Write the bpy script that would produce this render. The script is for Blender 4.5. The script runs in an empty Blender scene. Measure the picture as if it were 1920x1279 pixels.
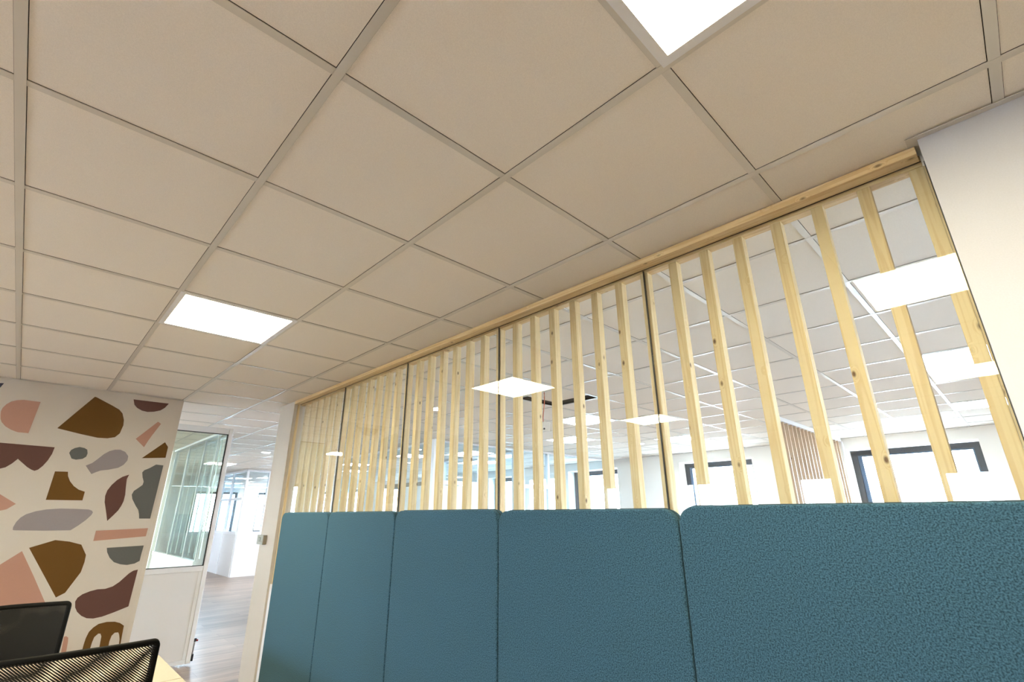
import bpy, bmesh, math, random
from mathutils import Matrix, Vector
R = random.Random(7)
SC = bpy.context.scene
COL = SC.collection
H = 2.50                      # ceiling height above the floor

# ------------------------------------------------------------------ camera
cd = bpy.data.cameras.new('camera'); cam = bpy.data.objects.new('camera', cd); COL.objects.link(cam)
cd.sensor_width = 36.0; cd.lens = 902.53 / 1920 * 36.0; cd.clip_start = 0.02; cd.clip_end = 200
yaw, pit, rol = 0.800925, 1.914104, -0.00556
cam.matrix_world = Matrix.Translation((0.3986, -1.5396, H - 1.0863)) @ (Matrix.Rotation(yaw, 4, 'Z') @ Matrix.Rotation(pit, 4, 'X') @ Matrix.Rotation(rol, 4, 'Z'))
SC.camera = cam

# ------------------------------------------------------------------ sky, exposure
W = bpy.data.worlds.new('overcast_sky'); SC.world = W; W.use_nodes = True
W.node_tree.nodes['Background'].inputs[0].default_value = (0.76, 0.88, 1.0, 1)
W.node_tree.nodes['Background'].inputs[1].default_value = 56.0
SC.view_settings.view_transform = 'Standard'; SC.view_settings.look = 'None'
SC.view_settings.gamma = 1.0; SC.view_settings.use_curve_mapping = False
SC.view_settings.exposure = 0.33
try:
    SC.cycles.max_bounces = 12; SC.cycles.diffuse_bounces = 6; SC.cycles.glossy_bounces = 6
    SC.cycles.transparent_max_bounces = 40; SC.cycles.sample_clamp_indirect = 12.0
    SC.cycles.caustics_reflective = False; SC.cycles.caustics_refractive = False
    SC.cycles.use_denoising = True
except Exception:
    pass

# ------------------------------------------------------------------ materials
def srgb(r, g, b):
    f = lambda c: (c / 255) / 12.92 if c / 255 <= 0.04045 else ((c / 255 + 0.055) / 1.055) ** 2.4
    return (f(r), f(g), f(b), 1)

def base_mat(name, col, rough=0.6, metal=0.0, spec=0.5):
    m = bpy.data.materials.new(name); m.use_nodes = True
    b = m.node_tree.nodes['Principled BSDF']
    b.inputs['Base Color'].default_value = col; b.inputs['Roughness'].default_value = rough
    b.inputs['Metallic'].default_value = metal; b.inputs['Specular IOR Level'].default_value = spec
    return m, m.node_tree.nodes, m.node_tree.links, b

def speckle(name, col, rough=0.7, scale=300, amt=0.12, bump=0.1, stretch=(1, 1, 1), spec=0.5, metal=0.0, dist=0.001):
    m, N, L, b = base_mat(name, col, rough, metal, spec)
    tc = N.new('ShaderNodeTexCoord'); mp = N.new('ShaderNodeMapping'); mp.inputs['Scale'].default_value = stretch
    nz = N.new('ShaderNodeTexNoise'); nz.inputs['Scale'].default_value = scale; nz.inputs['Detail'].default_value = 3
    L.new(tc.outputs['Object'], mp.inputs[0]); L.new(mp.outputs[0], nz.inputs['Vector'])
    mr = N.new('ShaderNodeMapRange'); mr.inputs[1].default_value = 0.3; mr.inputs[2].default_value = 0.7
    mr.inputs[3].default_value = 1 - amt; mr.inputs[4].default_value = 1 + amt
    L.new(nz.outputs[0], mr.inputs[0])
    mx = N.new('ShaderNodeVectorMath'); mx.operation = 'SCALE'; mx.inputs[0].default_value = col[:3]
    L.new(mr.outputs[0], mx.inputs['Scale']); L.new(mx.outputs[0], b.inputs['Base Color'])
    if bump:
        bp = N.new('ShaderNodeBump'); bp.inputs['Strength'].default_value = bump; bp.inputs['Distance'].default_value = dist
        L.new(nz.outputs[0], bp.inputs['Height']); L.new(bp.outputs[0], b.inputs['Normal'])
    return m

def pine(name, axis, light, dark, knotty=1.0):
    """Pine: long grain along one axis, growth bands and scattered dark knots."""
    m, N, L, b = base_mat(name, light, 0.55, 0, 0.35)
    tc = N.new('ShaderNodeTexCoord'); oi = N.new('ShaderNodeObjectInfo')
    rnd = N.new('ShaderNodeVectorMath'); rnd.operation = 'MULTIPLY_ADD'
    comb = N.new('ShaderNodeCombineXYZ')
    for i in range(3): L.new(oi.outputs['Random'], comb.inputs[i])
    rnd.inputs[1].default_value = (37, 23, 51); L.new(comb.outputs[0], rnd.inputs[0]); L.new(tc.outputs['Object'], rnd.inputs[2])
    def mapped(sl, sc):
        v = [sc, sc, sc]; v[axis] = sl
        mp = N.new('ShaderNodeMapping'); mp.inputs['Scale'].default_value = v; L.new(rnd.outputs[0], mp.inputs[0]); return mp
    # knots
    mk = mapped(8.0, 15)
    vo = N.new('ShaderNodeTexVoronoi'); vo.inputs['Scale'].default_value = 1.0; vo.inputs['Randomness'].default_value = 1.0
    L.new(mk.outputs[0], vo.inputs['Vector'])
    kn = N.new('ShaderNodeMapRange'); kn.inputs[1].default_value = 0.05; kn.inputs[2].default_value = 0.12; kn.inputs[3].default_value = knotty; kn.inputs[4].default_value = 0.0
    L.new(vo.outputs['Distance'], kn.inputs[0])
    # grain lines, bent round the knots
    mg = mapped(0.7, 24)
    wr = N.new('ShaderNodeMapRange'); wr.inputs[1].default_value = 0.0; wr.inputs[2].default_value = 0.24; wr.inputs[3].default_value = 0.8; wr.inputs[4].default_value = 0.0
    L.new(vo.outputs['Distance'], wr.inputs[0])
    ad = N.new('ShaderNodeVectorMath'); ad.operation = 'ADD'; L.new(mg.outputs[0], ad.inputs[0]); L.new(wr.outputs[0], ad.inputs[1])
    nz = N.new('ShaderNodeTexNoise'); nz.inputs['Scale'].default_value = 1.0; nz.inputs['Detail'].default_value = 2; L.new(ad.outputs[0], nz.inputs['Vector'])
    sn = N.new('ShaderNodeMath'); sn.operation = 'MULTIPLY'; sn.inputs[1].default_value = 46; L.new(nz.outputs[0], sn.inputs[0])
    si = N.new('ShaderNodeMath'); si.operation = 'SINE'; L.new(sn.outputs[0], si.inputs[0])
    gr = N.new('ShaderNodeMapRange'); gr.inputs[1].default_value = -0.2; gr.inputs[2].default_value = 1.0; gr.inputs[3].default_value = 0.0; gr.inputs[4].default_value = 0.42
    L.new(si.outputs[0], gr.inputs[0])
    m1 = N.new('ShaderNodeMix'); m1.data_type = 'RGBA'; m1.inputs[6].default_value = light; m1.inputs[7].default_value = dark
    L.new(gr.outputs[0], m1.inputs[0])
    m2 = N.new('ShaderNodeMix'); m2.data_type = 'RGBA'; m2.inputs[7].default_value = srgb(92, 62, 30)
    L.new(kn.outputs[0], m2.inputs[0]); L.new(m1.outputs[2], m2.inputs[6]); L.new(m2.outputs[2], b.inputs['Base Color'])
    bp = N.new('ShaderNodeBump'); bp.inputs['Strength'].default_value = 0.15; bp.inputs['Distance'].default_value = 0.001
    L.new(si.outputs[0], bp.inputs['Height']); L.new(bp.outputs[0], b.inputs['Normal'])
    return m

def glass(name, tint, refl=1.0, floor_=0.0):
    """Clear pane: fresnel mirror over tinted see-through."""
    m = bpy.data.materials.new(name); m.use_nodes = True
    N = m.node_tree.nodes; L = m.node_tree.links; N.clear()
    out = N.new('ShaderNodeOutputMaterial'); tr = N.new('ShaderNodeBsdfTransparent'); tr.inputs[0].default_value = tint
    gl = N.new('ShaderNodeBsdfGlossy'); gl.inputs['Roughness'].default_value = 0.0; gl.inputs['Color'].default_value = (1, 1, 1, 1)
    fr = N.new('ShaderNodeFresnel'); ge = N.new('ShaderNodeNewGeometry')
    io = N.new('ShaderNodeMapRange'); io.inputs[3].default_value = 1.5; io.inputs[4].default_value = 1 / 1.5     # same reflectance on both faces
    L.new(ge.outputs['Backfacing'], io.inputs[0]); L.new(io.outputs[0], fr.inputs[0])
    ma = N.new('ShaderNodeMath'); ma.operation = 'MULTIPLY_ADD'; ma.inputs[1].default_value = refl; ma.inputs[2].default_value = floor_; ma.use_clamp = True
    mx = N.new('ShaderNodeMixShader')
    L.new(fr.outputs[0], ma.inputs[0]); L.new(ma.outputs[0], mx.inputs[0]); L.new(tr.outputs[0], mx.inputs[1]); L.new(gl.outputs[0], mx.inputs[2])
    L.new(mx.outputs[0], out.inputs[0])
    return m

def emit(name, col, s):
    m = bpy.data.materials.new(name); m.use_nodes = True
    N = m.node_tree.nodes; L = m.node_tree.links; N.clear()
    out = N.new('ShaderNodeOutputMaterial'); e = N.new('ShaderNodeEmission'); e.inputs[0].default_value = col; e.inputs[1].default_value = s
    L.new(e.outputs[0], out.inputs[0]); return m

def mesh_cloth(name, fy, fz, ph, lo):
    """Open black weave: rows of thread with gaps one can see through."""
    m = bpy.data.materials.new(name); m.use_nodes = True
    N = m.node_tree.nodes; L = m.node_tree.links
    b = N['Principled BSDF']; b.inputs['Base Color'].default_value = (0.003, 0.0028, 0.0025, 1); b.inputs['Roughness'].default_value = 0.6
    tc = N.new('ShaderNodeTexCoord'); sep = N.new('ShaderNodeSeparateXYZ'); L.new(tc.outputs['Object'], sep.inputs[0])
    def band(fy, fz, ph, lo):
        a = N.new('ShaderNodeMath'); a.operation = 'MULTIPLY'; a.inputs[1].default_value = fy; L.new(sep.outputs[1], a.inputs[0])
        c = N.new('ShaderNodeMath'); c.operation = 'MULTIPLY_ADD'; c.inputs[1].default_value = fz; L.new(sep.outputs[2], c.inputs[0]); L.new(a.outputs[0], c.inputs[2])
        nz = N.new('ShaderNodeTexNoise'); nz.inputs['Scale'].default_value = 7; nz.inputs['Detail'].default_value = 1; L.new(tc.outputs['Object'], nz.inputs['Vector'])
        w = N.new('ShaderNodeMath'); w.operation = 'MULTIPLY_ADD'; w.inputs[1].default_value = ph; L.new(nz.outputs[0], w.inputs[0]); L.new(c.outputs[0], w.inputs[2])
        s = N.new('ShaderNodeMath'); s.operation = 'SINE'; L.new(w.outputs[0], s.inputs[0])
        g = N.new('ShaderNodeMath'); g.operation = 'GREATER_THAN'; g.inputs[1].default_value = lo; L.new(s.outputs[0], g.inputs[0]); return g
    g1 = band(fy, fz, ph, lo)
    tr = N.new('ShaderNodeBsdfTransparent'); mx = N.new('ShaderNodeMixShader')
    L.new(g1.outputs[0], mx.inputs[0]); L.new(b.outputs[0], mx.inputs[1]); L.new(tr.outputs[0], mx.inputs[2])
    L.new(mx.outputs[0], N['Material Output'].inputs[0])
    return m

M = {}
M['tile'] = speckle('ceiling_tile_fleece', srgb(237, 232, 224), 0.95, 420, 0.05, 0.25, spec=0.1)
M['tee'] = base_mat('white_steel_grid', srgb(212, 208, 200), 0.32, 0.2, 0.6)[0]
M['void'] = base_mat('void_shade_dark', srgb(40, 36, 32), 0.9)[0]
M['wall'] = speckle('white_woven_wallcovering', srgb(236, 232, 226), 0.85, 260, 0.025, 0.25, (1, 1, 1), 0.2)
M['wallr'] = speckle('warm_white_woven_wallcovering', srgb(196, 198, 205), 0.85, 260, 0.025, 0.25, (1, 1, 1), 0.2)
M['white'] = base_mat('white_lacquered_metal', srgb(232, 234, 238), 0.35)[0]
M['panelw'] = speckle('pale_grey_melamine', srgb(226, 226, 228), 0.55, 500, 0.03, 0.1)
M['black'] = base_mat('black_gasket', srgb(22, 22, 24), 0.5)[0]
M['frame'] = base_mat('anthracite_window_frame', srgb(22, 26, 34), 0.4)[0]
M['sash'] = base_mat('blue_grey_sash', srgb(44, 72, 98), 0.4)[0]
M['mural'] = speckle('cream_mural_print', srgb(192, 183, 171), 0.9, 600, 0.05, 0.15, spec=0.2)
for k, c in dict(pink=(166, 126, 108), brown=(94, 64, 26), maroon=(88, 60, 52), grey=(90, 90, 86), lilac=(138, 130, 130), navy=(62, 62, 76)).items():
    M[k] = speckle(k + '_mural_print', srgb(*c), 0.9, 600, 0.05, 0.15, spec=0.2)
M['pine_z'] = pine('pine_upright_grain', 2, srgb(211, 189, 147), srgb(184, 149, 99))
M['pine_x'] = pine('pine_lengthwise_grain', 0, srgb(222, 196, 148), srgb(188, 146, 88), 0.8)
M['pine_dark'] = pine('brown_pine_upright_grain', 2, srgb(172, 148, 122), srgb(140, 112, 86))
M['desk'] = speckle('light_oak_laminate', srgb(192, 184, 168), 0.45, 60, 0.06, 0.05, (1, 8, 1))
M['edge'] = base_mat('brown_edge_band', srgb(150, 112, 60), 0.5)[0]
M['gloss'] = glass('clear_partition_glass', (0.97, 0.985, 0.98, 1), 0.8, 0.0)
M['pane'] = glass('clear_window_glass', (0.97, 0.99, 1.0, 1), 1.0, 0.0)
M['doorglass'] = glass('greenish_reflective_glass', (0.90, 0.95, 0.89, 1), 1.6, 0.06)
M['officeglass'] = glass('pale_blue_office_glass', (0.86, 0.93, 0.97, 1), 1.0, 0.0)
M['warmled'] = emit('warm_led_diffuser', (1.0, 0.88, 0.585, 1), 38.0)
M['led'] = emit('neutral_led_diffuser', (0.86, 0.94, 1.0, 1), 40.0)
M['grey_plastic'] = base_mat('grey_plastic', srgb(140, 138, 126), 0.5)[0]
M['dkplastic'] = base_mat('dark_display', srgb(78, 80, 62), 0.4)[0]
M['taupe'] = base_mat('taupe_plastic', srgb(140, 130, 112), 0.5)[0]
M['chrome'] = base_mat('brushed_chrome', srgb(190, 188, 184), 0.25, 1.0)[0]
M['red'] = base_mat('red_plastic_tip', srgb(150, 30, 30), 0.5)[0]
M['orange'] = base_mat('orange_cable_sheath', srgb(176, 78, 36), 0.5)[0]
M['boxwhite'] = base_mat('ivory_plastic_box', srgb(214, 208, 198), 0.5)[0]
M['chairblk'] = base_mat('black_nylon', srgb(5, 5, 5), 0.65, 0, 0.15)[0]
M['cloth'] = mesh_cloth('black_mesh_cloth', 700, 800, 5.0, 0.15)
M['cloth2'] = mesh_cloth('black_mesh_lining', 660, 850, 12.0, -0.2)
M['cloth3'] = mesh_cloth('dense_black_mesh_cloth', 640, 800, 9.0, 0.3)
M['blind'] = base_mat('grey_green_blind_slat', srgb(206, 212, 200), 0.7)[0]
# teal felt
def felt():
    m, N, L, b = base_mat('teal_wool_felt', srgb(52, 76, 86), 0.9, 0, 0.15)
    b.inputs['Sheen Weight'].default_value = 0.3; b.inputs['Sheen Roughness'].default_value = 0.4
    b.inputs['Sheen Tint'].default_value = srgb(150, 200, 215)
    tc = N.new('ShaderNodeTexCoord'); nz = N.new('ShaderNodeTexNoise'); nz.inputs['Scale'].default_value = 330; nz.inputs['Detail'].default_value = 5
    L.new(tc.outputs['Object'], nz.inputs['Vector'])
    cr = N.new('ShaderNodeMix'); cr.data_type = 'RGBA'; cr.inputs[6].default_value = srgb(26, 48, 62); cr.inputs[7].default_value = srgb(60, 93, 111)
    mr = N.new('ShaderNodeMapRange'); mr.inputs[1].default_value = 0.35; mr.inputs[2].default_value = 0.65; L.new(nz.outputs[0], mr.inputs[0])
    L.new(mr.outputs[0], cr.inputs[0]); L.new(cr.outputs[2], b.inputs['Base Color'])
    bp = N.new('ShaderNodeBump'); bp.inputs['Strength'].default_value = 0.4; bp.inputs['Distance'].default_value = 0.001
    L.new(nz.outputs[0], bp.inputs['Height']); L.new(bp.outputs[0], b.inputs['Normal'])
    return m
M['felt'] = felt()
M['piping'] = base_mat('dark_teal_piping', srgb(34, 54, 64), 0.9)[0]
# vinyl plank floor, planks running along y
def planks():
    m, N, L, b = base_mat('grey_brown_vinyl_planks', srgb(150, 130, 116), 0.28)
    tc = N.new('ShaderNodeTexCoord'); mp = N.new('ShaderNodeMapping'); mp.inputs['Rotation'].default_value = (0, 0, math.radians(90))
    br = N.new('ShaderNodeTexBrick'); br.inputs['Scale'].default_value = 1.0; br.inputs['Brick Width'].default_value = 1.2; br.inputs['Row Height'].default_value = 0.18
    br.inputs['Mortar Size'].default_value = 0.0015; br.inputs['Color1'].default_value = srgb(168, 148, 134); br.inputs['Color2'].default_value = srgb(138, 120, 108); br.inputs['Mortar'].default_value = srgb(92, 78, 68)
    L.new(tc.outputs['Object'], mp.inputs[0]); L.new(mp.outputs[0], br.inputs['Vector'])
    m2 = N.new('ShaderNodeMapping'); m2.inputs['Scale'].default_value = (16, 1.2, 1); L.new(tc.outputs['Object'], m2.inputs[0])
    nz = N.new('ShaderNodeTexNoise'); nz.inputs['Scale'].default_value = 1.6; nz.inputs['Detail'].default_value = 4; L.new(m2.outputs[0], nz.inputs['Vector'])
    mr = N.new('ShaderNodeMapRange'); mr.inputs[1].default_value = 0.3; mr.inputs[2].default_value = 0.7; mr.inputs[3].default_value = 0.62; mr.inputs[4].default_value = 1.2
    L.new(nz.outputs[0], mr.inputs[0])
    vm = N.new('ShaderNodeVectorMath'); vm.operation = 'SCALE'; L.new(br.outputs['Color'], vm.inputs[0]); L.new(mr.outputs[0], vm.inputs['Scale']); L.new(vm.outputs[0], b.inputs['Base Color'])
    return m
M['floor'] = planks()

# ------------------------------------------------------------------ mesh helpers
class MB:
    def __init__(s): s.bm = bmesh.new(); s.mats = []
    def mi(s, m):
        m = M[m] if isinstance(m, str) else m
        if m not in s.mats: s.mats.append(m)
        return s.mats.index(m)
    def box(s, x0, x1, y0, y1, z0, z1, m='white'):
        i = s.mi(m); v = [s.bm.verts.new(p) for p in ((x0, y0, z0), (x1, y0, z0), (x1, y1, z0), (x0, y1, z0), (x0, y0, z1), (x1, y0, z1), (x1, y1, z1), (x0, y1, z1))]
        for f in ((0, 3, 2, 1), (4, 5, 6, 7), (0, 1, 5, 4), (1, 2, 6, 5), (2, 3, 7, 6), (3, 0, 4, 7)):
            s.bm.faces.new([v[k] for k in f]).material_index = i
        return s
    def poly(s, pts, m='white'):
        f = s.bm.faces.new([s.bm.verts.new(p) for p in pts]); f.material_index = s.mi(m); return s
    def prism(s, pts, d, m='white'):
        """closed outline pushed along vector d"""
        i = s.mi(m); d = Vector(d)
        a = [s.bm.verts.new(p) for p in pts]; b = [s.bm.verts.new(Vector(p) + d) for p in pts]
        s.bm.faces.new(a).material_index = i; s.bm.faces.new(b[::-1]).material_index = i
        for k in range(len(a)):
            q = (k + 1) % len(a); s.bm.faces.new((a[k], b[k], b[q], a[q])).material_index = i
        return s
    def tube(s, pts, r, m='black', n=8, closed=False):
        i = s.mi(m); pts = [Vector(p) for p in pts]; rings = []
        for k, p in enumerate(pts):
            a = pts[k - 1] if (k or closed) else p; b = pts[(k + 1) % len(pts)] if (k < len(pts) - 1 or closed) else p
            t = (b - a).normalized(); u = t.cross(Vector((0, 0, 1)))
            if u.length < 1e-3: u = t.cross(Vector((0, 1, 0)))
            u.normalize(); w = t.cross(u)
            rr = r[k] if isinstance(r, (list, tuple)) else r
            rings.append([s.bm.verts.new(p + (u * math.cos(2 * math.pi * q / n) + w * math.sin(2 * math.pi * q / n)) * rr) for q in range(n)])
        K = len(rings)
        for k in range(K if closed else K - 1):
            A = rings[k]; B = rings[(k + 1) % K]
            for q in range(n):
                f = s.bm.faces.new((A[q], A[(q + 1) % n], B[(q + 1) % n], B[q])); f.material_index = i; f.smooth = True
        if not closed:
            s.bm.faces.new(rings[0][::-1]).material_index = i; s.bm.faces.new(rings[-1]).material_index = i
        return s
    def cyl(s, c, r, z0, z1, m='white', n=32):
        return s.prism([(c[0] + r * math.cos(2 * math.pi * k / n), c[1] + r * math.sin(2 * math.pi * k / n), z0) for k in range(n)], (0, 0, z1 - z0), m)
    def build(s, name, parent=None, loc=(0, 0, 0), bevel=0, seg=2, smooth=False):
        bmesh.ops.recalc_face_normals(s.bm, faces=s.bm.faces[:])
        me = bpy.data.meshes.new(name); s.bm.to_mesh(me); s.bm.free()
        for m in s.mats: me.materials.append(m)
        o = bpy.data.objects.new(name, me); COL.objects.link(o); o.location = loc
        if parent: o.parent = parent
        if smooth:
            for p in me.polygons: p.use_smooth = True
        if bevel:
            b = o.modifiers.new('bevel', 'BEVEL'); b.width = bevel; b.segments = seg; b.limit_method = 'ANGLE'; b.angle_limit = math.radians(40)
        return o

def thing(name, label, cat, loc=(0, 0, 0), rz=0, group=None):
    o = bpy.data.objects.new(name, None); COL.objects.link(o); o.location = loc; o.rotation_euler = (0, 0, rz)
    o.empty_display_size = 0.1; return tag(o, label, cat, group)
def tag(o, label, cat, group=None):
    o['label'] = label; o['category'] = cat
    if group: o['group'] = group
    return o
def struct(o): o['kind'] = 'structure'; return o
def sempty(name, loc=(0, 0, 0)):
    o = bpy.data.objects.new(name, None); COL.objects.link(o); o.location = loc; return struct(o)
def copy_tree(o, parent=None):
    c = o.copy(); COL.objects.link(c); c.parent = parent
    for ch in list(o.children): copy_tree(ch, c)
    return c

# ------------------------------------------------------------------ ground outside, floor and ceiling
M['ground'] = speckle('pale_bounce_ground', srgb(206, 208, 210), 0.95, 3, 0.1, 0)  # unseen plane added to shape the daylight, kept pale to bounce it upwards
struct(MB().box(-80, 60, -60, 70, -3.6, -3.5, 'ground').build('ground'))
XL, XR, YN, YF = -23.4, 3.0, -5.4, 7.6
struct(MB().box(XL - .3, XR + .3, YN - .3, YF + .4, -0.1, 0, 'floor').build('floor'))
G = 0.6
nx0, nx1, ny0, ny1 = -39, 5, -9, 13
hole = (-5, 3)                                   # cell whose tile has been lifted, x -3.0..-2.4, y 1.8..2.4
t = MB(); g = 0.0135
for i in range(nx0, nx1):
    for j in range(ny0, ny1):
        if (i, j) == hole: continue
        x0, x1, y0, y1 = i * G + g, (i + 1) * G - g, j * G + g, (j + 1) * G - g
        x1 = min(x1, XR); y1 = min(y1, YF); y0 = max(y0, YN)
        t.poly([(x0, y0, H + .004), (x0, y1, H + .004), (x1, y1, H + .004), (x1, y0, H + .004)], 'tile')
ceil = struct(t.build('ceiling'))
t = MB(); w = 0.012
for j in range(ny0, ny1 + 1): t.box(nx0 * G, XR, j * G - w, j * G + w, H, H + .003, 'tee')
for i in range(nx0, nx1 + 1):
    for j in range(ny0, ny1): t.box(i * G - w, i * G + w, j * G + w + .0006, (j + 1) * G - w - .0006, H + .0004, H + .003, 'tee')
t.build('tee_grid', ceil)
t = MB()
x0, x1, y0, y1 = hole[0] * G, (hole[0] + 1) * G, hole[1] * G, (hole[1] + 1) * G
z = H + .03
for a in ((nx0 * G - .4, x0, YN - .4, YF + .6), (x1, XR + .4, YN - .4, YF + .6), (x0, x1, YN - .4, y0), (x0, x1, y1, YF + .6)):
    t.box(a[0], a[1], a[2], a[3], z, z + .25, 'void')  # dark backing, shade above the tile gaps put into its colour
t.box(x0 - .05, x1 + .05, y0 - .05, y1 + .05, z + .25, z + .3, 'void')
t.build('shade_backing', ceil)
# lifted tile
tag(MB().box(-.285, .285, -.285, .285, 0, .015, 'tile').build('ceiling_tile', None, (x0 + .335, y0 + .245, H + .034)), 'lifted ceiling tile lying askew over its opening, dark gaps beside it', 'ceiling tile')

# ------------------------------------------------------------------ walls
# mural wall: cream wallpaper with printed cut-out shapes
XM = -5.33
yaw_s = None
Rm = cam.matrix_world.to_3x3(); Cm = cam.matrix_world.translation.copy(); F = 902.53
def wall_pt(u, v, x):
    d = Rm @ Vector(((u - 960) / F, (639.5 - v) / F, -1)); k = (x - Cm.x) / d.x
    p = Cm + d * k; return (x, p.y, p.z)
A = lambda X, Y: (X / 4.919, 700 + Y / 4.919)
C6 = lambda X, Y: (X / 6.0, 1100 + Y / 6.0)
S = []   # (colour, converter, outline on the printed sheet)
B_ = 1180.6
S.append(('pink', A, [(5, 390), (8, 350), (25, 318), (60, 285), (105, 260), (160, 248), (220, 245), (375, 265), (262, 553), (160, 543), (100, 520), (50, 490), (15, 450), (5, 420)]))
S.append(('brown', A, [(527, 507), (700, 362), (875, 217), (890, 220), (1040, 300), (1100, 335), (1130, 370), (1143, 430), (1138, 480), (1105, 555), (1060, 590), (990, 600), (900, 595), (740, 560)]))
S.append(('maroon', A, [(1232, 241), (1558, 280), (1520, 320), (1480, 343), (1420, 355), (1360, 357), (1310, 345), (1265, 320), (1240, 290)]))
S.append(('pink', A, [(1252, 605), (1458, 447), (1485, 467), (1405, 570), (1365, 625), (1328, 682)]))
S.append(('brown', A, [(1308, 783), (1522, 636), (1550, 680), (1527, 780)]))
S.append(('maroon', A, [(-80, 632), (0, 640), (505, 683), (480, 745), (440, 805), (395, 855), (350, 890), (318, 900), (290, 890), (250, 865), (210, 830), (165, 790), (110, 833), (50, 868), (0, 880), (-80, 870)]))
S.append(('grey', A, [(638, 735), (655, 708), (690, 690), (735, 680), (780, 690), (805, 705), (808, 740), (795, 770), (760, 790), (700, 797), (660, 787)]))
S.append(('lilac', A, [(790, 852), (850, 828), (900, 792), (960, 745), (1010, 718), (1060, 705), (1110, 705), (1155, 725), (1183, 765), (1175, 805), (1140, 845), (1090, 872), (1000, 890), (930, 897), (885, 912), (843, 930)]))
S.append(('brown', A, [(507, 905), (627, 908), (628, 950), (645, 995), (680, 1040), (725, 1073), (783, 1093), (760, 1173), (422, 1168)]))
S.append(('maroon', A, [(1192, 935), (1130, 955), (1080, 985), (1030, 1030), (990, 1080), (970, 1130), (965, 1190), (970, B_ + 40), (980, B_ + 110), (988, B_ + 182), (1040, B_ + 135), (1090, B_ + 85), (1120, B_ + 40), (1140, 1180), (1155, 1120), (1160, 1060), (1170, 975)]))
S.append(('grey', A, [(1440, 842), (1507, 850), (1440, B_ - 60), (1385, B_ + 160), (1283, B_ + 160), (1282, B_ + 120), (1275, B_ + 80), (1250, B_ + 40), (1220, 1160), (1215, 1120), (1235, 1085), (1280, 1055), (1315, 1030), (1325, 1000), (1315, 960), (1312, 915), (1330, 895), (1380, 875)]))
S.append(('pink', A, [(-60, 1080), (0, 1115), (147, 1205), (60, 1255), (0, 1268), (-60, 1275)]))
S.append(('lilac', A, [(x, y + B_) for x, y in [(117, 265), (120, 240), (150, 190), (190, 150), (240, 120), (330, 92), (430, 75), (560, 67), (700, 70), (820, 76), (850, 88), (857, 105), (840, 130), (790, 175), (720, 225), (650, 268), (400, 272), (130, 268)]]))
S.append(('pink', A, [(x, y + B_) for x, y in [(885, 272), (1366, 248), (1345, 323), (860, 367)]]))
S.append(('grey', A, [(x, y + B_) for x, y in [(985, 430), (1326, 408), (1300, 500), (1288, 550), (1240, 575), (1170, 588), (1110, 582), (1050, 562), (1010, 520), (988, 470)]]))
S.append(('brown', A, [(x, y + B_) for x, y in [(268, 430), (510, 358), (640, 372), (750, 400), (793, 495), (780, 560), (745, 655), (600, 845), (515, 888)]]))
S.append(('pink', A, [(x, y + B_) for x, y in [(-120, 650), (0, 585), (203, 460), (310, 690), (440, 990), (-120, 1010)]]))
S.append(('maroon', A, [(x, y + B_) for x, y in [(1272, 630), (1185, 970), (1050, 1025), (940, 1065), (860, 1082), (800, 1080), (750, 1058), (710, 1020), (693, 980), (693, 925), (715, 890), (760, 858), (830, 830), (900, 812), (970, 808), (1040, 785), (1100, 745), (1190, 665), (1230, 640)]]))
S.append(('brown', C6, [(890, 850), (920, 730), (945, 640), (965, 580), (1000, 510), (1050, 460), (1110, 420), (1200, 398), (1290, 395), (1350, 410), (1394, 440), (1375, 540), (1335, 760), (1325, 760), (1345, 590), (1340, 540), (1330, 515), (1290, 520), (1255, 555), (1230, 620), (1190, 820), (1090, 830), (1140, 560), (1130, 530), (1105, 530), (1060, 570), (1035, 630), (970, 840)]))
S.append(('pink', C6, [(655, 900), (720, 565), (745, 558), (768, 575), (765, 620), (715, 900)]))
S.append(('navy', A, [(-60, 86), (38, 92), (0, 135), (-60, 200)]))
t = MB()
t.box(XM - .12, XM, YN, -.60, 0, H, 'mural')
for c, cv, pts in S:
    t.poly([wall_pt(*cv(*p), XM + .0008) for p in pts], c)
mur = struct(t.build('wall_left'))
MB().box(XM - .121, XM + .002, -.63, -.598, 0, H, 'mural').build('corner_bead', mur)
t = MB().box(XM + .001, XM + .018, YN, -.60, H - .003, H - .0003, 'tee'); struct(t.build('trim_1'))

# right-hand white wall flush with the slat screen, its end beside the beam
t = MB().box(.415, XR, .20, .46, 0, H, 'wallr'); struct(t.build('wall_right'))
t = MB().box(.388, XR, .178, .1995, H - .003, H - .0003, 'tee').box(.388, .414, .1995, .229, H - .003, H - .0003, 'tee'); struct(t.build('trim_2'))
# end of the slat screen: white wall stub
struct(MB().box(-5.0, -4.615, .232, .42, 0, H, 'mural').build('wall_stub'))
# low wall carrying glass and slats
struct(MB().box(-4.615, .415, .25, .36, 0, .82, 'panelw').build('wall_low'))
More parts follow.
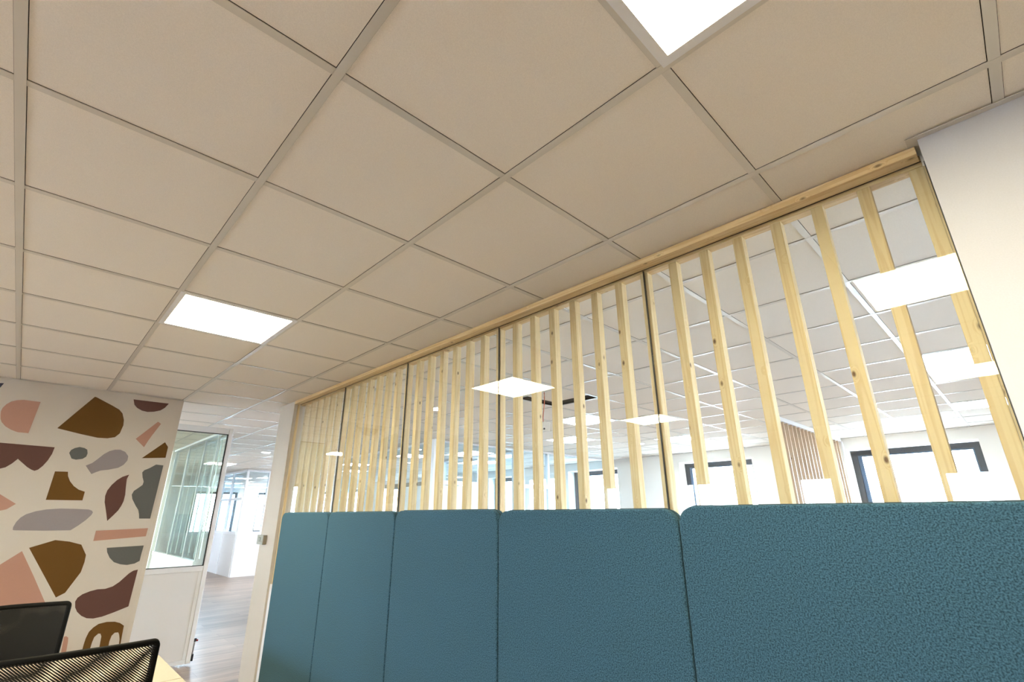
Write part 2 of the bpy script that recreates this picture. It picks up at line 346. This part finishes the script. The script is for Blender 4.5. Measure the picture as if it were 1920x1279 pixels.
# outer walls of the office behind the camera
rw = [(-5.05, -4.72), (-3.68, -2.92), (-1.83, -1.38), (-.30, .20)]
t = MB(); px = XM
for a, b in rw:
    t.box(px, a, YN - .2, YN, 0, H, 'wall'); t.box(a, b, YN - .2, YN, 0, .97, 'wall'); t.box(a, b, YN - .2, YN, 1.86, H, 'wall'); px = b
t.box(px, XR, YN - .2, YN, 0, H, 'wall')
struct(t.build('wall_rear'))
nwin = 0
for a, b in rw:
    nwin += 1; e = sempty('window_%d' % nwin, (a, YN - .1, .97))
    f = MB(); w = b - a; h = .89
    for q in ((0, .04, 0, h), (w - .04, w, 0, h), (.04, w - .04, 0, .04), (.04, w - .04, h - .04, h)): f.box(q[0], q[1], -.03, .03, q[2], q[3], 'white')
    if w > .6: f.box(w * .5 - .03, w * .5 + .03, -.03, .03, .04, h - .04, 'white')
    f.build('window_frame', e); MB().box(.04, w - .04, -.004, .004, .04, h - .04, 'pane').build('window_pane', e)
nw = [(1.5, 3.1)]                     # unseen window added for daylight from the open space's right-hand end
t = MB(); py = YN - .2
for a, b in nw:
    t.box(XR, XR + .2, py, a, 0, H, 'wall'); t.box(XR, XR + .2, a, b, 0, .9, 'wall'); t.box(XR, XR + .2, a, b, 2.32, H, 'wall'); py = b
t.box(XR, XR + .2, py, YF + .3, 0, H, 'wall')
struct(t.build('wall_near'))
for a, b in nw:
    nwin += 1; e = sempty('window_%d' % nwin, (XR + .12, a, .9)); w = b - a; h = 1.42; f = MB()
    for q in ((0, .08, 0, h), (w - .08, w, 0, h), (.08, w - .08, 0, .08), (.08, w - .08, h - .08, h), (w / 2 - .05, w / 2 + .05, .08, h - .08)): f.box(-.03, .03, q[0], q[1], q[2], q[3], 'frame')
    f.build('window_frame', e); MB().box(-.004, .004, .08, w - .08, .08, h - .08, 'pane').build('window_pane', e)

# far window wall of the neighbouring open space
fw = [(-1.44, .0)] + [(-1.44 - 2.83 * k, -1.44 - 2.83 * k + 1.28) for k in range(1, 8)]
fw = sorted(fw)
zs, zt = .9, 2.32
t = MB(); px = XL
for a, b in fw:
    t.box(px, a - .05, YF, YF + .35, 0, H, 'wall'); t.box(a - .05, b + .05, YF, YF + .35, 0, zs, 'wall'); t.box(a - .05, b + .05, YF, YF + .35, zt + .01, H, 'wall'); px = b + .05
t.box(px, XR, YF, YF + .35, 0, H, 'wall')
struct(t.build('wall_far'))
for a, b in fw:
    nwin += 1; e = sempty('window_%d' % nwin, (a - .05, YF + .27, zs))
    w = b - a + .1; h = zt - zs; f = MB(); s_ = MB()
    for q in ((0, .08, 0, h), (w - .08, w, 0, h), (.08, w - .08, 0, .08), (.08, w - .08, h - .08, h)): f.box(q[0], q[1], -.035, .035, q[2], q[3], 'frame')
    for q in ((.08, .135, .08, h - .08), (w - .10, w - .08, .08, h - .08), (.135, w - .10, .08, .10), (.135, w - .10, h - .10, h - .08)): s_.box(q[0], q[1], -.02, .02, q[2], q[3], 'sash')
    f.build('window_frame', e); s_.build('sash', e)
    MB().box(.135, w - .10, -.004, .004, .10, h - .10, 'pane').build('window_pane', e)
    MB().box(-.0, w, -.27, -.04, .0, .012, 'white').build('window_sill', e)
# far end wall beyond the corridor, two windows
ew = [(3.4, 5.1), (5.9, 7.2)]
t = MB(); py = -4.1
for a, b in ew:
    t.box(XL - .3, XL, py, a, 0, H, 'wall'); t.box(XL - .3, XL, a, b, 0, .68, 'wall'); t.box(XL - .3, XL, a, b, zt, H, 'wall'); py = b
t.box(XL - .3, XL, py, YF + .3, 0, H, 'wall')
struct(t.build('wall_end'))
for a, b in ew:
    nwin += 1; e = sempty('window_%d' % nwin, (XL - .2, a, .68)); w = b - a; h = zt - .68; f = MB()
    for q in ((0, .09, 0, h), (w - .09, w, 0, h), (.09, w - .09, 0, .09), (.09, w - .09, h - .09, h)): f.box(-.03, .03, q[0], q[1], q[2], q[3], 'frame')
    f.build('window_frame', e); MB().box(-.004, .004, .09, w - .09, .09, h - .09, 'pane').build('window_pane', e)
# side of the corridor behind the mural wall
cw = [(-16.3, -15.6), (-12.9, -11.5), (-10.1, -8.7), (-7.6, -6.4)]   # out-of-view windows added to light the corridor and rooms behind the mural
t = MB(); px = XL
for a, b in cw:
    t.box(px, a, -4.1, -4.0, 0, H, 'wall'); t.box(a, b, -4.1, -4.0, 0, .9, 'wall'); t.box(a, b, -4.1, -4.0, 2.32, H, 'wall'); px = b
t.box(px, XM - .12, -4.1, -4.0, 0, H, 'wall')
struct(t.build('wall_corridor'))
for a, b in cw:
    nwin += 1; e = sempty('window_%d' % nwin, (a, -4.05, .9)); w = b - a; h = 1.42; f = MB()
    for q in ((0, .08, 0, h), (w - .08, w, 0, h), (.08, w - .08, 0, .08), (.08, w - .08, h - .08, h)): f.box(q[0], q[1], -.03, .03, q[2], q[3], 'frame')
    f.build('window_frame', e); MB().box(.08, w - .08, -.004, .004, .08, h - .08, 'pane').build('window_pane', e)
struct(MB().box(-13.6, -10.12, .2, .3, 0, H, 'wall').build('wall_side'))

# ------------------------------------------------------------------ glazed door leaf beside the mural wall
XD = -5.90
d = sempty('door_1', (XD, -.60, 0))
f = MB(); wd = .60; zt_ = 2.352; zg = .905
f.box(-.05, 0, 0, .04, .012, zt_).box(-.05, 0, .04, wd, zt_ - .065, zt_).box(-.05, 0, .04, wd, zg - .05, zg).box(-.05, 0, .04, wd, .012, .05)
f.build('door_frame', d, bevel=.002)
MB().box(-.052, .004, wd + .0005, wd + .044, .012, zt_, 'white').build('edge_post', d, bevel=.006)
MB().box(-.035, -.010, .041, wd - .0005, .051, zg - .051, 'panelw').build('lower_panel', d)
MB().box(-.012, -.004, wd - .030, wd - .0005, .052, zg - .052, 'white').build('panel_stile', d)
MB().box(-.028, -.022, .041, wd - .0005, zg, zt_ - .066, 'doorglass').build('door_glass', d)
f = MB()
for q in ((.041, wd - .001, zt_ - .073, zt_ - .0655), (.041, wd - .001, zg + .0005, zg + .007), (wd - .011, wd - .001, zg + .007, zt_ - .073)): f.box(-.02, -.001, q[0], q[1], q[2], q[3], 'black')
f.build('gasket', d)
b = MB().box(-.03, .004, wd + .0445, wd + .056, .03, .20, 'chrome').box(-.03, .006, wd + .0445, wd + .062, .03, .09, 'black').box(-.02, .004, wd + .0445, wd + .064, .20, .228, 'black').build('floor_bolt', d)
MB().box(-.012, .0, wd + .0645, wd + .08, .20, .216, 'red').build('bolt_tip', b)

# ------------------------------------------------------------------ pine slat screen
SX0, SX1 = -4.612, .408
s = thing('slat_screen', 'long pine screen of upright knotty slats between the beige office and the open space', 'wooden screen', (0, 0, 0))
MB().box(SX0, SX1 - .004, .23, .2845, H - .029, H - .0005, 'pine_x').build('beam', s, bevel=.0015)
MB().box(SX0, SX1, .297, .338, H - .040, H - .0005, 'pine_x').build('head_rail', s)
MB().box(SX0, SX1, .297, .338, .8205, .85, 'pine_x').build('bottom_rail', s)
sl = MB().box(0, .038, 0, .041, .8505, H - .0405, 'pine_z').build('slat', s, (.370, .297, 0), bevel=.0015)
for k in range(1, 35):
    c = sl.copy(); COL.objects.link(c); c.location = (.370 - .1431 * k + R.uniform(-.002, .002), .297, 0); c.parent = s
MB().box(SX0, SX0 + .012, .262, .2845, .8205, H - .0295, 'pine_z').build('end_post', s)
# frameless glass sheets in front of the slats
gp = thing('glass_partition', 'row of clear frameless glass sheets standing in front of the pine slats', 'glass partition', (0, 0, 0))
XJ = [.4135, -.61, -1.60, -2.60, -3.605, -4.598]
for a, b in zip(XJ[:-1], XJ[1:]):
    MB().box(b + .002, a - .002, .2865, .2945, .83, H - .0325, 'gloss').build('glass_sheet', gp)
for x in XJ[1:-1]: MB().box(x - .0018, x + .0018, .2860, .2950, .83, H - .0325, 'black').build('joint', gp)
MB().box(SX0 + .014, SX1, .2848, .2864, H - .0310, H - .0288, 'black').build('top_channel', gp)
MB().box(SX0 + .014, SX1, .280, .2960, .8205, .8295, 'white').build('bottom_channel', gp)
MB().box(.4128, .4146, .284, .2965, .83, H - .0325, 'black').build('end_channel', gp)
MB().box(.4084, .4146, .300, .338, .8505, H - .0405, 'pine_z').build('filler_strip', s)

# second slat screen far off in the open space
s2 = thing('slat_screen', 'brown slat screen standing end-on to the far window wall', 'wooden screen', (-1.55, 0, 0))
MB().box(-.03, .03, 4.78, 7.56, H - .05, H - .0005, 'white').build('head_rail', s2)
sl2 = MB().box(-.02, .02, 0, .028, .0, H - .0505, 'pine_dark').build('slat', s2, (0, 4.80, 0))
for k in range(1, 18):
    c = sl2.copy(); COL.objects.link(c); c.location = (0, 4.80 + .152 * k, 0); c.parent = s2
MB().box(.03, .045, 7.50, 7.56, 0, H - .0505, 'white').build('edge_post', s2)

# ------------------------------------------------------------------ teal acoustic screens
YS = -.29; WS = .70; X0 = .4 + .03
names = ['fifth and leftmost teal felt screen, dark and narrow beside the white wall stub', 'teal felt screen second from the left, its top right corner brightest',
         'middle teal felt screen of the row in front of the pine slats', 'teal felt screen second from the right, between middle and widest-looking ones',
         'rightmost teal felt screen, looking widest, beneath the white wall']
names[0] = 'leftmost teal felt screen, dark and narrow beside the white wall stub'
def rounded(w, z0, z1, r, n=8):
    p = [(0, 0, z0), (w, 0, z0)]
    for k in range(n + 1):
        a = math.pi / 2 * k / n; p.append((w - r + r * math.cos(a), 0, z1 - r + r * math.sin(a)))
    for k in range(n + 1):
        a = math.pi / 2 + math.pi / 2 * k / n; p.append((r + r * math.cos(a), 0, z1 - r + r * math.sin(a)))
    return p
zt5 = [1.423, 1.423, 1.426, 1.422, 1.428]
for k in range(5):
    x = X0 - WS * (5 - k) + .002
    e = thing('acoustic_screen', names[k], 'screen', (x, YS, 0), 0, 'teal acoustic screens in a row')
    MB().prism(rounded(WS - .004, .06, zt5[k], .045), (0, .045, 0), 'felt').build('felt_panel', e, bevel=.006, seg=3, smooth=False)
    MB().tube([Vector(p) + Vector((0, .0225, 0)) + Vector((.0006 if p[0] < .2 else -.0006, 0, .0006)) for p in rounded(WS - .004, .06, zt5[k], .045)], .0022, 'piping', 6, True).build('piping', e)
    for fx in (.05, WS - .09): MB().box(fx, fx + .04, -.08, .12, 0, .012, 'black').box(fx + .012, fx + .028, .010, .035, .012, .062, 'black').build('foot', e)

# ------------------------------------------------------------------ ceiling lights
LN = [0]
def panel(x, y, label, mat, group='square ceiling light panels'):
    e = thing('ceiling_light', label, 'ceiling light', (x + .3, y + .3, H), 0, group)
    a = .2985; w = .026
    f = MB()
    for q in ((-a, a, -a, -a + w), (-a, a, a - w, a), (-a, -a + w, -a + w, a - w), (a - w, a, -a + w, a - w)): f.box(q[0], q[1], q[2], q[3], -.0015, .0035, 'white')
    f.build('frame', e)
    MB().box(-a + w, a - w, -a + w, a - w, -.0005, .003, mat).build('diffuser', e)
def downlight(x, y, label):
    e = thing('downlight', label, 'ceiling light', (x, y, H), 0, 'round recessed downlights')
    MB().cyl((0, 0), .085, -.006, .002, 'white').build('ring', e)
    MB().cyl((0, 0), .070, -.008, -.0061, 'led').build('diffuser', e)
panel(0, -1.2, 'square ceiling light cut by the top edge of the photo, nearest the camera', 'warmled')
panel(-3.0, -1.2, 'lit square ceiling light in the beige ceiling towards the mural wall', 'warmled')
panel(0, -3.6, 'square ceiling light behind the camera on the right side', 'warmled')
panel(-3.0, -3.6, 'square ceiling light behind the camera on the mural side', 'warmled')
panel(0, 3.0, 'ceiling light beyond the slats at the right, just above the farther one', 'led')
panel(0, 5.4, 'small ceiling light above the far window at the right', 'led')
panel(-3.6, 3.0, 'larger ceiling light beyond the hanging ivory box', 'led')
panel(-4.8, 4.2, 'smaller ceiling light behind the one beyond the hanging box', 'led')
panel(-3.6, 5.4, 'ceiling light seen between slats left of the brown far slat screen', 'led')
panel(-7.2, 4.2, 'nearer ceiling light inside the glazed office', 'led')
panel(-8.4, 5.4, 'farther ceiling light inside the glazed office', 'led')
panel(-8.4, 3.6, 'ceiling light deep behind the left slats above the white cabinet', 'led')
panel(-10.8, 3.6, 'second ceiling light deep behind the left slats', 'led')
panel(-9.0, -2.4, 'unseen ceiling light added to brighten the room behind the mural wall', 'warmled')  # this and the next are hidden panels added to brighten the door glass view
panel(-9.0, -3.6, 'farther unseen ceiling light added to brighten the room behind the mural wall', 'warmled')
panel(-12.6, 1.2, 'ceiling light seen through the top of the door glass', 'led')
panel(-17.4, 3.0, 'distant corridor ceiling light nearest the opening', 'led')
panel(-20.4, 3.6, 'distant corridor ceiling light farther back', 'led')
panel(-22.8, 5.4, 'most distant ceiling light by the white wall stub', 'led')
downlight(-9.3, 1.5, 'round downlight in the corridor ceiling beside the white wall stub')
downlight(-3.95, 1.5, 'round downlight shining between slats above the glazed office')
downlight(-4.0, 5.7, 'small round downlight near the far window wall')
downlight(-7.1, 3.35, 'round downlight just inside the glazed office')

# hanging junction box on an orange cable
e = thing('junction_box', 'ivory box hanging on an orange cable below the lifted tile', 'junction box', (-2.70, 1.915, H - .308), 0)
e.rotation_euler = (0, math.radians(7), math.radians(48))
MB().box(-.034, .034, -.016, .016, -.045, .045, 'boxwhite').build('housing', e, bevel=.005)
MB().cyl((0, 0), .009, 0, .004, 'black', 16).build('socket', e, (-.018, -.0165, -.024)).rotation_euler = (math.radians(90), 0, 0)
tag(MB().tube([(-2.704, 1.880, H - .262), (-2.702, 1.876, H - .22), (-2.699, 1.886, H - .15), (-2.698, 1.896, H - .08), (-2.70, 1.900, H - .02), (-2.70, 1.90, H + .02), (-2.70, 1.90, H + .12)], .0048, 'orange', 8).build('cable'), 'orange cable hanging from the gap in the ceiling grid', 'cable')

# ------------------------------------------------------------------ glazed partitions in the open space
def glazing(name, label, p0, p1, posts, solid, z0=.0, transom=None, gl='officeglass', zt=H, fr='white', pw=.05, low='panelw', hd=.05, dp=.032):
    """straight glazed partition from p0 to p1 (along x or y): posts at given distances, solid lower part up to 'solid'"""
    v = Vector((p1[0] - p0[0], p1[1] - p0[1], 0)); Ln = v.length
    e = thing(name, label, 'glazed partition', (p0[0], p0[1], 0), math.atan2(v.y, v.x))
    h = MB().box(0, Ln, -.03, .03, zt - hd, zt - .0005, fr)
    if solid: h.box(0, Ln, -.03, .03, solid - .03, solid + .03, fr)
    if transom: h.box(.0, Ln, -.028, .028, transom - .03, transom + .03, fr)
    h.build('rails', e)
    for q in posts: MB().box(q - pw / 2, q + pw / 2, -dp, dp, .0, zt - hd, fr).build('post', e)
    if solid: MB().box(0, Ln, -.02, .02, 0, solid - .03, low).build('lower_panel', e)
    MB().box(0.001, Ln - .001, -.004, .004, (solid + .03) if solid else .01, zt - hd, gl).build('glass_pane', e)
    return e
# office front, receding to the window wall at x = -5.87
e = glazing('glazed_partition', 'long glazed front receding from the grey corner post to the window wall', (-5.87, 2.95), (-5.87, 7.58), [.02, .85, 1.62, 2.50, 3.55, 4.60], 0, transom=None, hd=.03)
MB().box(.0, .85, -.026, .026, 1.83, 1.89, 'white').box(1.62, 2.5, -.026, .026, 1.83, 1.89, 'white').build('transom', e)
MB().box(.05, .82, -.02, .02, .01, 1.82, 'blind').build('door_leaf', e)
e = glazing('glazed_partition', 'glazed front with grey transom running left from the grey corner post', (-5.87, 2.95), (-9.6, 3.05), [1.03, 2.2, 3.3], 0, hd=.03)
MB().box(.0, 1.6, -.026, .026, 1.83, 1.89, 'grey_plastic').build('transom', e)
tag(MB().box(-5.93, -5.80, 2.80, 2.92, 0, H - .0005, 'white').build('corner_post', bevel=.004), 'pale grey square post at the corner of the glazed office', 'post')
MB  # glazed cross walls inside the office
glazing('glazed_partition', 'pale blue glazed cross wall inside the glazed office', (-8.4, 4.9), (-5.95, 4.9), [.02, 1.2, 2.4], .9, hd=.04)
# twin of the slat screen front, beyond the door glass
e = glazing('glazed_partition', 'white-framed glazed partition on a low wall, seen through the greenish door glass', (-10.09, .25), (-7.34, .25), [.03, 1.03, 2.04, 2.73], .82, hd=.03, gl='officeglass', pw=.022, dp=.012)
bl = thing('vertical_blind', 'grey-green upright blind slats behind the white-framed partition', 'blind', (-10.06, .40, 0))
MB().box(0, 2.70, -.02, .02, H - .03, H - .0005, 'white').build('head_rail', bl)
b0 = MB().box(0, .07, -.002, .002, .84, H - .031, 'blind').build('blind_slat', bl, (.06, 0, 0))
for k, x in enumerate((.20, .34, .70, 1.06, 1.20, 1.55, 1.9, 2.06, 2.2, 2.6)):
    c = b0.copy(); COL.objects.link(c); c.location = (x, 0, 0); c.parent = bl
# far corridor glazed offices
glazing('glazed_partition', 'farther glazed partition with the dark window frame behind it', (-15.65, .3), (-15.65, 2.95), [.03, 1.2, 2.2], .93, hd=.05)
glazing('glazed_partition', 'glazed partition standing forward in the corridor, bluish glass above white', (-13.45, 2.44), (-13.45, 5.4), [.02, .55, 1.5, 2.9], .98, transom=1.79, hd=.05)
glazing('glazed_partition', 'short glazed return of the forward corridor partition', (-13.48, 2.44), (-15.62, 2.44), [1.05], .98, transom=1.79, hd=.05)
# white storage units standing before the windows
for x, y, w_, lab in ((-9.2, 6.9, 1.4, 'white storage unit under the windows left of the glazed office'), (-13.5, 6.4, 1.6, 'white storage unit farthest left under the windows')):
    e = thing('storage_unit', lab, 'cabinet', (x, y, 0))
    MB().box(0, w_, 0, .45, 0, 1.25, 'panelw').build('body', e, bevel=.003)
    for q in (0, 1): MB().box(q * w_ / 2 + .004, (q + 1) * w_ / 2 - .004, -.018, -.0005, .05, 1.23, 'white').build('door', e)

# ------------------------------------------------------------------ thermostat on the wall stub
e = thing('thermostat', 'small grey thermostat on the white wall stub left of the teal screens', 'thermostat', (-4.985, .2315, 1.142))
MB().box(0, .165, -.036, 0, 0, .084, 'grey_plastic').build('housing', e, bevel=.003)
MB().box(.045, .105, -.0375, -.0362, .026, .066, 'dkplastic').box(.055, .080, -.0382, -.0376, .032, .058, 'grey_plastic').build('display', e)
MB().box(.120, .138, -.0392, -.0362, .020, .034, 'taupe').build('knob', e)
MB().box(.1652, .1676, -.030, -.004, .006, .078, 'taupe').build('side_cover', e)

# ------------------------------------------------------------------ desk and chairs
e = thing('desk', 'light oak laminate desk at the bottom left below the mesh chairs', 'desk', (0, 0, 0))
MB().box(-3.20, -2.403, -1.95, -.856, .715, .74, 'desk').build('desktop', e, bevel=.001)
MB().box(-2.397, -2.09, -1.95, -.856, .715, .74, 'desk').build('desktop', e, bevel=.001)
MB().box(-2.4028, -2.3972, -1.949, -.857, .717, .7385, 'edge').build('seam_strip', e)
for x in (-3.14, -2.16):
    for y in (-1.88, -.95): MB().box(x, x + .045, y, y + .045, 0, .7145, 'panelw').build('leg', e)
MB().box(-3.12, -2.13, -.94, -.92, .66, .7145, 'panelw').build('apron', e)

def chair(label, loc, rz, w, top, wob, front='cloth'):
    e = thing('office_chair', label, 'chair', loc, rz, 'black mesh office chairs at the desk')
    # local: back in plane x=0 leaning slightly, chair faces -x, y across
    def P(y, z, dx=0): return (dx + (z - .5) * .02 - .05 * (y / (w / 2)) ** 2 * .6, y, z)
    hw = w / 2; r = .015; bot = .56
    pts = []
    def arc(cy, cz, a0, a1, n=6):
        for k in range(n + 1):
            a = a0 + (a1 - a0) * k / n; pts.append(P(cy + r * math.cos(a), cz + r * math.sin(a)))
    arc(hw - r, bot + r, -math.pi / 2, 0); arc(hw - r, top - r, 0, math.pi / 2)
    for q in (.6, .3, 0, -.3, -.6): pts.append(P(q * hw, top + wob * (1 - abs(q))))
    arc(-hw + r, top - r, math.pi / 2, math.pi); arc(-hw + r, bot + r, math.pi, 1.5 * math.pi)
    MB().tube(pts, .0115, 'chairblk', 8, True).build('back_frame', e)
    for dx in (-.008, .010):
        t = MB(); n = 10; m_ = 6; i = t.mi(front if (dx > 0 or front == 'cloth3') else 'cloth2')
        V = [[t.bm.verts.new(P((-1 + 2 * a / n) * (hw - .006), bot + .01 + (top - bot - .014) * b / m_, dx)) for a in range(n + 1)] for b in range(m_ + 1)]
        for b in range(m_):
            for a in range(n):
                f = t.bm.faces.new((V[b][a], V[b][a + 1], V[b + 1][a + 1], V[b + 1][a])); f.smooth = True
        o = t.build('back_mesh', e)
        if dx > 0: o.name = 'inner_back_mesh'
    MB().tube([P(0, .60, .03), P(0, .50, .05), (.03, 0, .44), (-.08, 0, .40)], .02, 'chairblk').build('spine', e)
    MB().prism(rounded(.44, 0, .42, .08), (0, .05, 0), 'chairblk').build('seat', e, (-.42, 0, 0), bevel=.015, seg=3)
    so = [c for c in e.children if c.name.startswith('seat')][0]; so.rotation_euler = (math.radians(-90), 0, 0); so.location = (-.44, -.21, .48); so.scale = (1, 1, 1)
    MB().cyl((-.2, 0), .028, .10, .42, 'chrome', 20).build('gas_lift', e)
    hub = MB().cyl((-.2, 0), .05, .07, .12, 'chairblk', 20)
    for k in range(5):
        a = 2 * math.pi * k / 5; hub.tube([(-.2 + .03 * math.cos(a), .03 * math.sin(a), .10), (-.2 + .26 * math.cos(a), .26 * math.sin(a), .072)], [.022, .014], 'chairblk')
    hub = hub.build('star_base', e)
    for k in range(5):
        a = 2 * math.pi * k / 5; cx, cy = -.2 + .26 * math.cos(a), .26 * math.sin(a)
        MB().prism([(cx - .012, cy + .027 * math.cos(q * math.pi / 8), .029 + .027 * math.sin(q * math.pi / 8)) for q in range(16)], (.024, 0, 0), 'chairblk').build('castor', hub)
    return e
# near chair: back plane x = -1.46, edge at y = -1.16
chair('nearer black mesh office chair with its corner over the desk edge', (-2.02, -1.05 - .225, 0), 0, .45, .965, .003)
chair('farther black mesh office chair in front of the mural', (-3.42, -1.225 - .23, 0), math.pi, .46, .965, .003, 'cloth3')
